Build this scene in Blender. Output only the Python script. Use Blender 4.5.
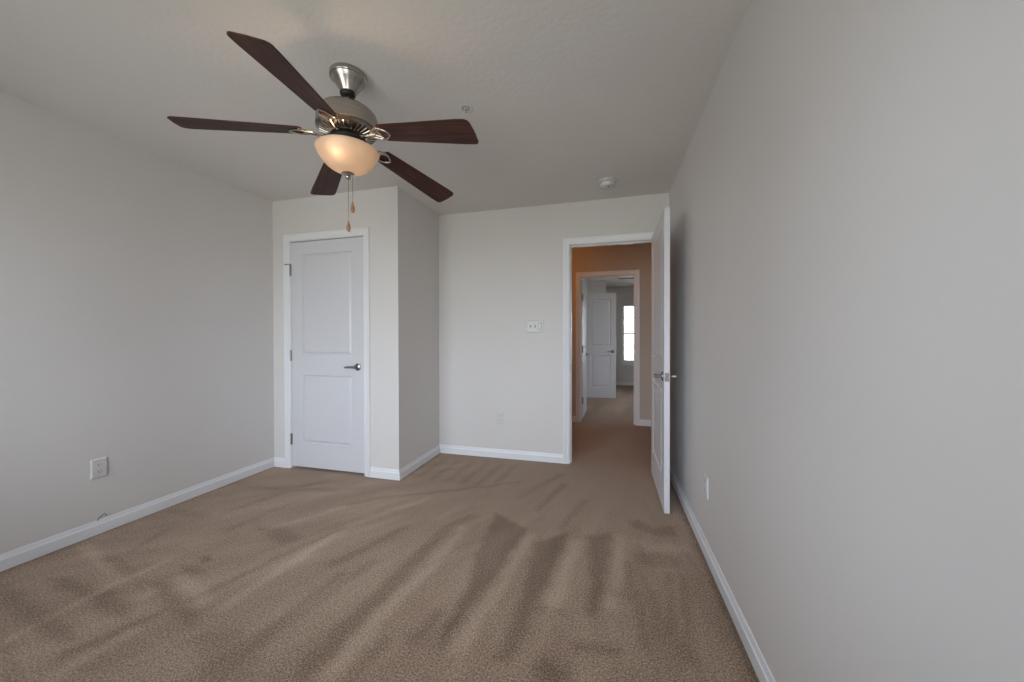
import bpy, bmesh, math, random
from math import pi, sin, cos, radians
from mathutils import Vector, Matrix

for o in list(bpy.data.objects):
    bpy.data.objects.remove(o)
SC = bpy.context.scene
COL = SC.collection

# ------------------------------------------------------------------ camera
CAM_X, CAM_Z = -0.5143, 1.1764
F_PX, YAW, PITCH, ROLL = 360.66, 0.26046, -0.00751, -0.00228


def camera_axes():
    def rot(P):
        x, y, z = P
        c, s = cos(YAW), sin(YAW)
        x, y = c * x + s * y, -s * x + c * y
        c, s = cos(PITCH), sin(PITCH)
        y, z = c * y + s * z, -s * y + c * z
        c, s = cos(ROLL), sin(ROLL)
        x, z = c * x + s * z, -s * x + c * z
        return x, y, z
    ex, ey, ez = rot((1, 0, 0)), rot((0, 1, 0)), rot((0, 0, 1))
    right = Vector((ex[0], ey[0], ez[0]))
    fwd = Vector((ex[1], ey[1], ez[1]))
    up = Vector((ex[2], ey[2], ez[2]))
    return right, up, fwd


cam_data = bpy.data.cameras.new('camera')
cam_data.sensor_fit = 'HORIZONTAL'
cam_data.sensor_width = 36.0
cam_data.lens = F_PX * 36.0 / 1024.0
cam_data.clip_start = 0.02
cam = bpy.data.objects.new('camera', cam_data)
_r, _u, _f = camera_axes()
cam.matrix_world = Matrix(((_r.x, _u.x, -_f.x, CAM_X), (_r.y, _u.y, -_f.y, 0.0), (_r.z, _u.z, -_f.z, CAM_Z), (0, 0, 0, 1)))
COL.objects.link(cam)
SC.camera = cam

# ------------------------------------------------------------------ room sizes (metres)
W = 3.50          # left wall at x = -W, right wall at x = 0
D = 3.396         # back wall
DC = 2.651        # closet front
XC = -2.197       # closet side
H = 2.44
YR = -0.62        # rear wall with the windows, behind the camera
T = 0.12          # wall thickness
HALL0, HALL1 = D + T, 5.12
FAR0, FAR1 = HALL1 + T, 9.40
OP_L, OP_R, OP_H = -0.859, -0.083, 2.045       # doorway out of the room
CD_L, CD_R, CD_H = -3.301, -2.531, 2.055       # closet doorway
MD_L, MD_R, MD_H = -0.888, -0.166, 2.030       # doorway across the hall
REAR_WINDOWS = [(-2.98, -1.88), (-1.42, -0.32)]
RW_Z0, RW_Z1 = 0.68, 2.12
SW_Y0, SW_Y1 = 6.3, 6.8           # unseen side window added to brighten the far room
FW_L, FW_R, FW_Z0, FW_Z1 = -0.165, 0.62, 0.585, 2.005

# ------------------------------------------------------------------ light and exposure
SC.view_settings.view_transform = 'Standard'
SC.view_settings.look = 'None'
SC.view_settings.exposure = 0.0
SC.view_settings.gamma = 1.0
SC.view_settings.use_curve_mapping = False
SC.cycles.use_denoising = True
SC.cycles.max_bounces = 12
SC.cycles.diffuse_bounces = 8
SC.cycles.sample_clamp_indirect = 4.0
world = bpy.data.worlds.new('daylight_sky')
world.use_nodes = True
SC.world = world
SKY = 15.8
_nt = world.node_tree
_bg = _nt.nodes['Background']
_bg.inputs['Strength'].default_value = SKY
_tc = _nt.nodes.new('ShaderNodeTexCoord')
_sx = _nt.nodes.new('ShaderNodeSeparateXYZ')
_nt.links.new(_tc.outputs['Generated'], _sx.inputs[0])
_mr = _nt.nodes.new('ShaderNodeMapRange')
_mr.inputs['From Min'].default_value, _mr.inputs['From Max'].default_value = -1.0, 1.0
_nt.links.new(_sx.outputs['Z'], _mr.inputs['Value'])
_cr = _nt.nodes.new('ShaderNodeValToRGB')       # ground, haze at the horizon, bright overcast sky
_e = _cr.color_ramp.elements
_e[0].position, _e[0].color = 0.0, (0.41, 0.405, 0.39, 1)
_e[1].position, _e[1].color = 1.0, (0.90, 0.955, 1.10, 1)
for _p, _c in ((0.47, (0.45, 0.445, 0.43, 1)), (0.51, (0.73, 0.76, 0.84, 1)), (0.62, (0.89, 0.945, 1.09, 1))):
    _x = _e.new(_p)
    _x.color = _c
_nt.links.new(_mr.outputs['Result'], _cr.inputs['Fac'])
_nt.links.new(_cr.outputs['Color'], _bg.inputs['Color'])


def area_light(name, loc, direction, sx, sy, watts, color):
    l = bpy.data.lights.new(name, 'AREA')
    l.shape = 'RECTANGLE'
    l.size, l.size_y, l.energy, l.color = sx, sy, watts, color
    o = bpy.data.objects.new(name, l)
    o.location = loc
    o.rotation_euler = Vector(direction).to_track_quat('-Z', 'Y').to_euler()
    COL.objects.link(o)
    return o


def point_light(name, loc, watts, color, radius):
    l = bpy.data.lights.new(name, 'POINT')
    l.energy, l.color, l.shadow_soft_size = watts, color, radius
    o = bpy.data.objects.new(name, l)
    o.location = loc
    COL.objects.link(o)
    return o


def sky_portal(name, loc, direction, sx, sy):
    """Guides the sky's own light through a window opening; gives off nothing itself."""
    o = area_light(name, loc, direction, sx, sy, 1.0, (1, 1, 1))
    o.data.cycles.is_portal = True


for _a, _b in REAR_WINDOWS:
    sky_portal('window_portal', ((_a + _b) / 2, YR - T - 0.02, (RW_Z0 + RW_Z1) / 2), (0, 1, 0), _b - _a, RW_Z1 - RW_Z0)
sky_portal('far_window_portal', ((FW_L + FW_R) / 2, FAR1 + T + 0.02, (FW_Z0 + FW_Z1) / 2), (0, -1, 0), FW_R - FW_L, FW_Z1 - FW_Z0)
sky_portal('added_side_window_portal', (1.62, (SW_Y0 + SW_Y1) / 2, (RW_Z0 + RW_Z1) / 2), (-1, 0, 0), SW_Y1 - SW_Y0, RW_Z1 - RW_Z0)
point_light('hall_lamp_light', (-1.75, 4.25, 2.2), 8.5, (1.0, 0.36, 0.045), 0.10)

# ------------------------------------------------------------------ materials


def new_mat(name):
    m = bpy.data.materials.new(name)
    m.use_nodes = True
    return m, m.node_tree, m.node_tree.nodes['Principled BSDF']


def node(nt, typ, **kw):
    n = nt.nodes.new(typ)
    for k, v in kw.items():
        if k in n.inputs:
            n.inputs[k].default_value = v
        else:
            setattr(n, k, v)
    return n


def ramp(nt, fac, stops):
    r = nt.nodes.new('ShaderNodeValToRGB')
    el = r.color_ramp.elements
    el[0].position, el[0].color = stops[0][0], (*stops[0][1], 1)
    el[1].position, el[1].color = stops[-1][0], (*stops[-1][1], 1)
    for p, c in stops[1:-1]:
        e = el.new(p)
        e.color = (*c, 1)
    nt.links.new(fac, r.inputs['Fac'])
    return r


def paint(name, col, rough=0.6, bump_scale=120.0, bump=0.08, var=0.03, dist=0.002):
    m, nt, b = new_mat(name)
    tc = nt.nodes.new('ShaderNodeTexCoord')
    n1 = node(nt, 'ShaderNodeTexNoise', Scale=1.3, Detail=3.0)
    nt.links.new(tc.outputs['Object'], n1.inputs['Vector'])
    lo = tuple(c * (1 - var) for c in col)
    hi = tuple(min(1, c * (1 + var)) for c in col)
    r = ramp(nt, n1.outputs['Fac'], [(0.35, lo), (0.65, hi)])
    nt.links.new(r.outputs['Color'], b.inputs['Base Color'])
    b.inputs['Roughness'].default_value = rough
    if bump:
        n2 = node(nt, 'ShaderNodeTexNoise', Scale=bump_scale, Detail=2.0)
        nt.links.new(tc.outputs['Object'], n2.inputs['Vector'])
        bp = node(nt, 'ShaderNodeBump', Strength=bump, Distance=dist)
        nt.links.new(n2.outputs['Fac'], bp.inputs['Height'])
        nt.links.new(bp.outputs['Normal'], b.inputs['Normal'])
    return m


def metal(name, col, rough, streak=0.0):
    m, nt, b = new_mat(name)
    b.inputs['Metallic'].default_value = 1.0
    tc = nt.nodes.new('ShaderNodeTexCoord')
    mp = nt.nodes.new('ShaderNodeMapping')
    mp.inputs['Scale'].default_value = (6, 6, 240)
    nt.links.new(tc.outputs['Object'], mp.inputs['Vector'])
    n = node(nt, 'ShaderNodeTexNoise', Scale=1.0, Detail=2.0)
    nt.links.new(mp.outputs['Vector'], n.inputs['Vector'])
    r = ramp(nt, n.outputs['Fac'], [(0.3, tuple(c * (1 - streak) for c in col)), (0.7, col)])
    nt.links.new(r.outputs['Color'], b.inputs['Base Color'])
    b.inputs['Roughness'].default_value = rough
    return m


def plain(name, col, rough=0.5, spec=0.5):
    m, nt, b = new_mat(name)
    tc = nt.nodes.new('ShaderNodeTexCoord')
    n = node(nt, 'ShaderNodeTexNoise', Scale=40.0, Detail=2.0)
    nt.links.new(tc.outputs['Object'], n.inputs['Vector'])
    r = ramp(nt, n.outputs['Fac'], [(0.3, tuple(c * 0.95 for c in col)), (0.7, col)])
    nt.links.new(r.outputs['Color'], b.inputs['Base Color'])
    b.inputs['Roughness'].default_value = rough
    b.inputs['Specular IOR Level'].default_value = spec
    return m


M = {}
M['wall'] = paint('wall_paint', (0.69, 0.670, 0.652), 0.55, 160, 0.10, 0.012, 0.0015)
M['dim_hall'] = paint('wall_paint_dim_hall', (0.56, 0.49, 0.42), 0.55, 160, 0.10, 0.012, 0.0015)  # wall colour darkened and tinted to stand for the hall's dim orange light
M['ceiling'] = paint('ceiling_texture', (0.71, 0.69, 0.665), 0.8, 48, 0.32, 0.015, 0.004)
M['trim'] = paint('white_trim_paint', (0.80, 0.81, 0.83), 0.35, 60, 0.02, 0.01, 0.001)
M['door'] = paint('white_door_paint', (0.665, 0.667, 0.695), 0.38, 90, 0.05, 0.012, 0.001)
M['nickel'] = metal('brushed_nickel', (0.47, 0.44, 0.40), 0.27, 0.22)
M['dark_nickel'] = metal('satin_nickel_hardware', (0.36, 0.34, 0.32), 0.32, 0.2)
M['black'] = plain('black_rubber', (0.012, 0.012, 0.012), 0.5)
M['white_plastic'] = plain('white_plastic', (0.68, 0.675, 0.665), 0.35)
M['slot'] = plain('dark_slot', (0.03, 0.03, 0.03), 0.6)
M['grey_mark'] = plain('grey_mark', (0.16, 0.16, 0.17), 0.5)
M['shade_grey'] = plain('shade_grey', (0.46, 0.45, 0.44), 0.6)
M['shutter'] = plain('grey_recess', (0.22, 0.215, 0.21), 0.6)


def carpet_mat():
    m, nt, b = new_mat('cut_pile_carpet')
    L = nt.links.new
    tc = nt.nodes.new('ShaderNodeTexCoord')
    at = nt.nodes.new('ShaderNodeAttribute')
    at.attribute_name = 'pile'
    # tufts
    tuft = node(nt, 'ShaderNodeTexNoise', Scale=135.0, Detail=4.0, Roughness=0.7)
    L(tc.outputs['Object'], tuft.inputs['Vector'])
    fine = node(nt, 'ShaderNodeTexNoise', Scale=330.0, Detail=2.0)
    L(tc.outputs['Object'], fine.inputs['Vector'])
    mixn = node(nt, 'ShaderNodeMix', data_type='FLOAT')
    mixn.inputs[0].default_value = 0.35
    L(tuft.outputs['Fac'], mixn.inputs[2])
    L(fine.outputs['Fac'], mixn.inputs[3])
    # pile lean: traced marks + broad patches
    # broad streaks left by the vacuum fan out from the doorway
    sp = nt.nodes.new('ShaderNodeSeparateXYZ')
    L(tc.outputs['Object'], sp.inputs[0])
    def mth(op, a, b=None):
        n_ = node(nt, 'ShaderNodeMath', operation=op)
        for k_, v_ in enumerate((a, b)):
            if v_ is None:
                continue
            if isinstance(v_, (int, float)):
                n_.inputs[k_].default_value = v_
            else:
                L(v_, n_.inputs[k_])
        return n_.outputs[0]
    dx = mth('ADD', sp.outputs['X'], 0.45)
    dy = mth('SUBTRACT', 4.1, sp.outputs['Y'])
    ang = mth('MULTIPLY', mth('ARCTAN2', dx, dy), 9.0)
    rad = mth('MULTIPLY', mth('SQRT', mth('ADD', mth('MULTIPLY', dx, dx), mth('MULTIPLY', dy, dy))), 0.9)
    cb = nt.nodes.new('ShaderNodeCombineXYZ')
    L(ang, cb.inputs[0])
    L(rad, cb.inputs[1])
    broad = node(nt, 'ShaderNodeTexNoise', Scale=1.6, Detail=5.0, Roughness=0.62, Distortion=0.25)
    L(cb.outputs[0], broad.inputs['Vector'])
    fade = nt.nodes.new('ShaderNodeMapRange')
    fade.inputs['From Min'].default_value, fade.inputs['From Max'].default_value = 0.95, 1.9
    L(rad, fade.inputs['Value'])
    bm_ = node(nt, 'ShaderNodeMath', operation='MULTIPLY')
    L(mth('MULTIPLY_ADD', broad.outputs['Fac'], 0.60), bm_.inputs[0])
    bm_.inputs[0].links[0].from_node.inputs[2].default_value = -0.30
    L(fade.outputs['Result'], bm_.inputs[1])
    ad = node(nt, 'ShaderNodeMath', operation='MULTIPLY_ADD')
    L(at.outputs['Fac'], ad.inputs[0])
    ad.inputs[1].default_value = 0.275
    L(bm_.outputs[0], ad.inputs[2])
    tf = node(nt, 'ShaderNodeMath', operation='MULTIPLY_ADD')
    L(mixn.outputs[0], tf.inputs[0])
    tf.inputs[1].default_value = 3.7
    tf.inputs[2].default_value = -1.30
    sm = node(nt, 'ShaderNodeMath', operation='ADD')
    L(tf.outputs[0], sm.inputs[0])
    L(ad.outputs[0], sm.inputs[1])
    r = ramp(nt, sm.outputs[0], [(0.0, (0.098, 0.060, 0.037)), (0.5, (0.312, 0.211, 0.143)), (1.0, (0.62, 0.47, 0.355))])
    L(r.outputs['Color'], b.inputs['Base Color'])
    b.inputs['Roughness'].default_value = 0.95
    b.inputs['Specular IOR Level'].default_value = 0.08
    b.inputs['Sheen Weight'].default_value = 0.12
    b.inputs['Sheen Roughness'].default_value = 0.6
    bp = node(nt, 'ShaderNodeBump', Strength=0.9, Distance=0.007)
    L(mixn.outputs[0], bp.inputs['Height'])
    L(bp.outputs['Normal'], b.inputs['Normal'])
    return m


M['carpet'] = carpet_mat()


def wood_mat():
    m, nt, b = new_mat('dark_walnut_blade')
    L = nt.links.new
    tc = nt.nodes.new('ShaderNodeTexCoord')
    mp = nt.nodes.new('ShaderNodeMapping')
    mp.inputs['Scale'].default_value = (4, 75, 4)
    L(tc.outputs['Object'], mp.inputs['Vector'])
    n = node(nt, 'ShaderNodeTexNoise', Scale=1.0, Detail=5.0, Roughness=0.6, Distortion=0.6)
    L(mp.outputs['Vector'], n.inputs['Vector'])
    r = ramp(nt, n.outputs['Fac'], [(0.3, (0.022, 0.0085, 0.006)), (0.52, (0.060, 0.022, 0.015)), (0.72, (0.105, 0.042, 0.029))])
    L(r.outputs['Color'], b.inputs['Base Color'])
    b.inputs['Roughness'].default_value = 0.5
    b.inputs['Specular IOR Level'].default_value = 0.22
    return m


M['wood'] = wood_mat()


def pendant_mat():
    m, nt, b = new_mat('honey_wood_pendant')
    tc = nt.nodes.new('ShaderNodeTexCoord')
    n = node(nt, 'ShaderNodeTexNoise', Scale=60.0, Detail=3.0)
    nt.links.new(tc.outputs['Object'], n.inputs['Vector'])
    r = ramp(nt, n.outputs['Fac'], [(0.3, (0.22, 0.085, 0.035)), (0.7, (0.42, 0.19, 0.09))])
    nt.links.new(r.outputs['Color'], b.inputs['Base Color'])
    b.inputs['Roughness'].default_value = 0.35
    return m


M['pendant'] = pendant_mat()


def bowl_mat():
    m, nt, b = new_mat('frosted_alabaster_glass')
    L = nt.links.new
    nt.nodes.remove(b)
    out = nt.nodes['Material Output']
    tc = nt.nodes.new('ShaderNodeTexCoord')
    n = node(nt, 'ShaderNodeTexNoise', Scale=9.0, Detail=3.0)
    L(tc.outputs['Object'], n.inputs['Vector'])
    r = ramp(nt, n.outputs['Fac'], [(0.3, (0.70, 0.65, 0.60)), (0.7, (0.77, 0.72, 0.67))])
    tr = nt.nodes.new('ShaderNodeBsdfTranslucent')
    df = nt.nodes.new('ShaderNodeBsdfDiffuse')
    gl = node(nt, 'ShaderNodeBsdfGlossy', Roughness=0.35)
    L(r.outputs['Color'], tr.inputs['Color'])
    L(r.outputs['Color'], df.inputs['Color'])
    m1 = nt.nodes.new('ShaderNodeMixShader')
    m1.inputs[0].default_value = 0.22
    L(tr.outputs[0], m1.inputs[1])
    L(df.outputs[0], m1.inputs[2])
    m2 = nt.nodes.new('ShaderNodeMixShader')
    m2.inputs[0].default_value = 0.04
    L(m1.outputs[0], m2.inputs[1])
    L(gl.outputs[0], m2.inputs[2])
    L(m2.outputs[0], out.inputs['Surface'])
    return m


M['bowl'] = bowl_mat()


def pane_mat():
    m, nt, b = new_mat('clear_window_glass')
    nt.nodes.remove(b)
    out = nt.nodes['Material Output']
    t = nt.nodes.new('ShaderNodeBsdfTransparent')
    t.inputs['Color'].default_value = (0.96, 0.98, 0.97, 1)
    g = node(nt, 'ShaderNodeBsdfGlossy', Roughness=0.02)
    fr = node(nt, 'ShaderNodeFresnel', IOR=1.45)
    mx = nt.nodes.new('ShaderNodeMixShader')
    nt.links.new(fr.outputs[0], mx.inputs[0])
    nt.links.new(t.outputs[0], mx.inputs[1])
    nt.links.new(g.outputs[0], mx.inputs[2])
    nt.links.new(mx.outputs[0], out.inputs['Surface'])
    return m


M['glass'] = pane_mat()


def bulb_mat():
    m, nt, b = new_mat('warm_lamp_bulb')
    b.inputs['Base Color'].default_value = (1, 0.9, 0.75, 1)
    b.inputs['Emission Color'].default_value = (1.0, 0.65, 0.37, 1)
    b.inputs['Emission Strength'].default_value = 170.0
    return m


M['bulb'] = bulb_mat()

# ------------------------------------------------------------------ mesh helpers


def add_box(bm, x0, x1, y0, y1, z0, z1, bevel=0.0, seg=2):
    ret = bmesh.ops.create_cube(bm, size=1.0)
    vs = ret['verts']
    for v in vs:
        v.co = Vector(((x0 + x1) / 2 + v.co.x * (x1 - x0), (y0 + y1) / 2 + v.co.y * (y1 - y0), (z0 + z1) / 2 + v.co.z * (z1 - z0)))
    if bevel:
        es = list({e for v in vs for e in v.link_edges})
        bmesh.ops.bevel(bm, geom=es, offset=bevel, segments=seg, profile=0.5, affect='EDGES')


def add_lathe(bm, prof, n=48, c=(0, 0, 0), cap=False, R=None):
    """Revolve [(radius, z)] round the z axis; R is an optional rotation put on before the offset c."""
    rings = []
    for r, z in prof:
        ring = []
        if r < 1e-6:
            p = Vector((0, 0, z))
            ring = [bm.verts.new((R @ p if R else p) + Vector(c))]
        else:
            for i in range(n):
                a = 2 * pi * i / n
                p = Vector((r * cos(a), r * sin(a), z))
                ring.append(bm.verts.new((R @ p if R else p) + Vector(c)))
        rings.append(ring)
    for A, B in zip(rings, rings[1:]):
        for i in range(n):
            j = (i + 1) % n
            if len(A) == 1 and len(B) == 1:
                continue
            if len(A) == 1:
                bm.faces.new((A[0], B[i], B[j]))
            elif len(B) == 1:
                bm.faces.new((A[i], B[0], A[j]))
            else:
                bm.faces.new((A[i], B[i], B[j], A[j]))


def add_tube(bm, pts, rad, n=10, flat=1.0):
    """Sweep an ellipse along a polyline; rad is a number or one per point; flat squashes its vertical axis."""
    pts = [Vector(p) for p in pts]
    if not hasattr(rad, '__len__'):
        rad = [rad] * len(pts)
    rings = []
    for i, p in enumerate(pts):
        t = (pts[min(i + 1, len(pts) - 1)] - pts[max(i - 1, 0)]).normalized()
        ref = Vector((0, 0, 1)) if abs(t.z) < 0.9 else Vector((1, 0, 0))
        s = t.cross(ref).normalized()
        u = s.cross(t).normalized()
        rings.append([bm.verts.new(p + s * rad[i] * cos(2 * pi * k / n) + u * rad[i] * flat * sin(2 * pi * k / n)) for k in range(n)])
    for A, B in zip(rings, rings[1:]):
        for k in range(n):
            bm.faces.new((A[k], A[(k + 1) % n], B[(k + 1) % n], B[k]))
    bm.faces.new(rings[0][::-1])
    bm.faces.new(rings[-1])


def add_profile_run(bm, path, inward, prof):
    """Sweep a (out, up) profile along a horizontal path with mitred corners. inward: +1 or -1 side of travel that is the room."""
    n = len(path)
    dirs = [(Vector(path[i + 1]) - Vector(path[i])).normalized() for i in range(n - 1)]
    nor = [Vector((-d.y, d.x)) * inward for d in dirs]
    rows = []
    for i, p in enumerate(path):
        if i == 0:
            m = nor[0]
        elif i == n - 1:
            m = nor[-1]
        else:
            b = (nor[i - 1] + nor[i])
            m = b / (b.dot(nor[i]))
        rows.append([bm.verts.new((p[0] + m.x * o, p[1] + m.y * o, z)) for o, z in prof])
    k = len(prof)
    for A, B in zip(rows, rows[1:]):
        for j in range(k):
            bm.faces.new((A[j], A[(j + 1) % k], B[(j + 1) % k], B[j]))
    bm.faces.new(rows[0])
    bm.faces.new(rows[-1][::-1])


def obj(name, bm, m, parent=None, smooth=True, angle=40):
    bmesh.ops.recalc_face_normals(bm, faces=bm.faces)
    me = bpy.data.meshes.new(name)
    bm.to_mesh(me)
    bm.free()
    if smooth:
        for p in me.polygons:
            p.use_smooth = True
        me.set_sharp_from_angle(angle=radians(angle))
    me.materials.append(m)
    o = bpy.data.objects.new(name, me)
    COL.objects.link(o)
    o.parent = parent
    return o


def tag(o, label, cat, group=None, kind=None):
    o['label'] = label
    o['category'] = cat
    if group:
        o['group'] = group
    if kind:
        o['kind'] = kind
    return o


def empty(name, loc=(0, 0, 0), rz=0.0):
    o = bpy.data.objects.new(name, None)
    o.location = loc
    o.rotation_euler = (0, 0, rz)
    o.empty_display_size = 0.05
    COL.objects.link(o)
    return o


def structure(name, bm, m, label, cat, parent=None, **kw):
    o = obj(name, bm, m, parent, **kw)
    return tag(o, label, cat, kind='structure')

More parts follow.
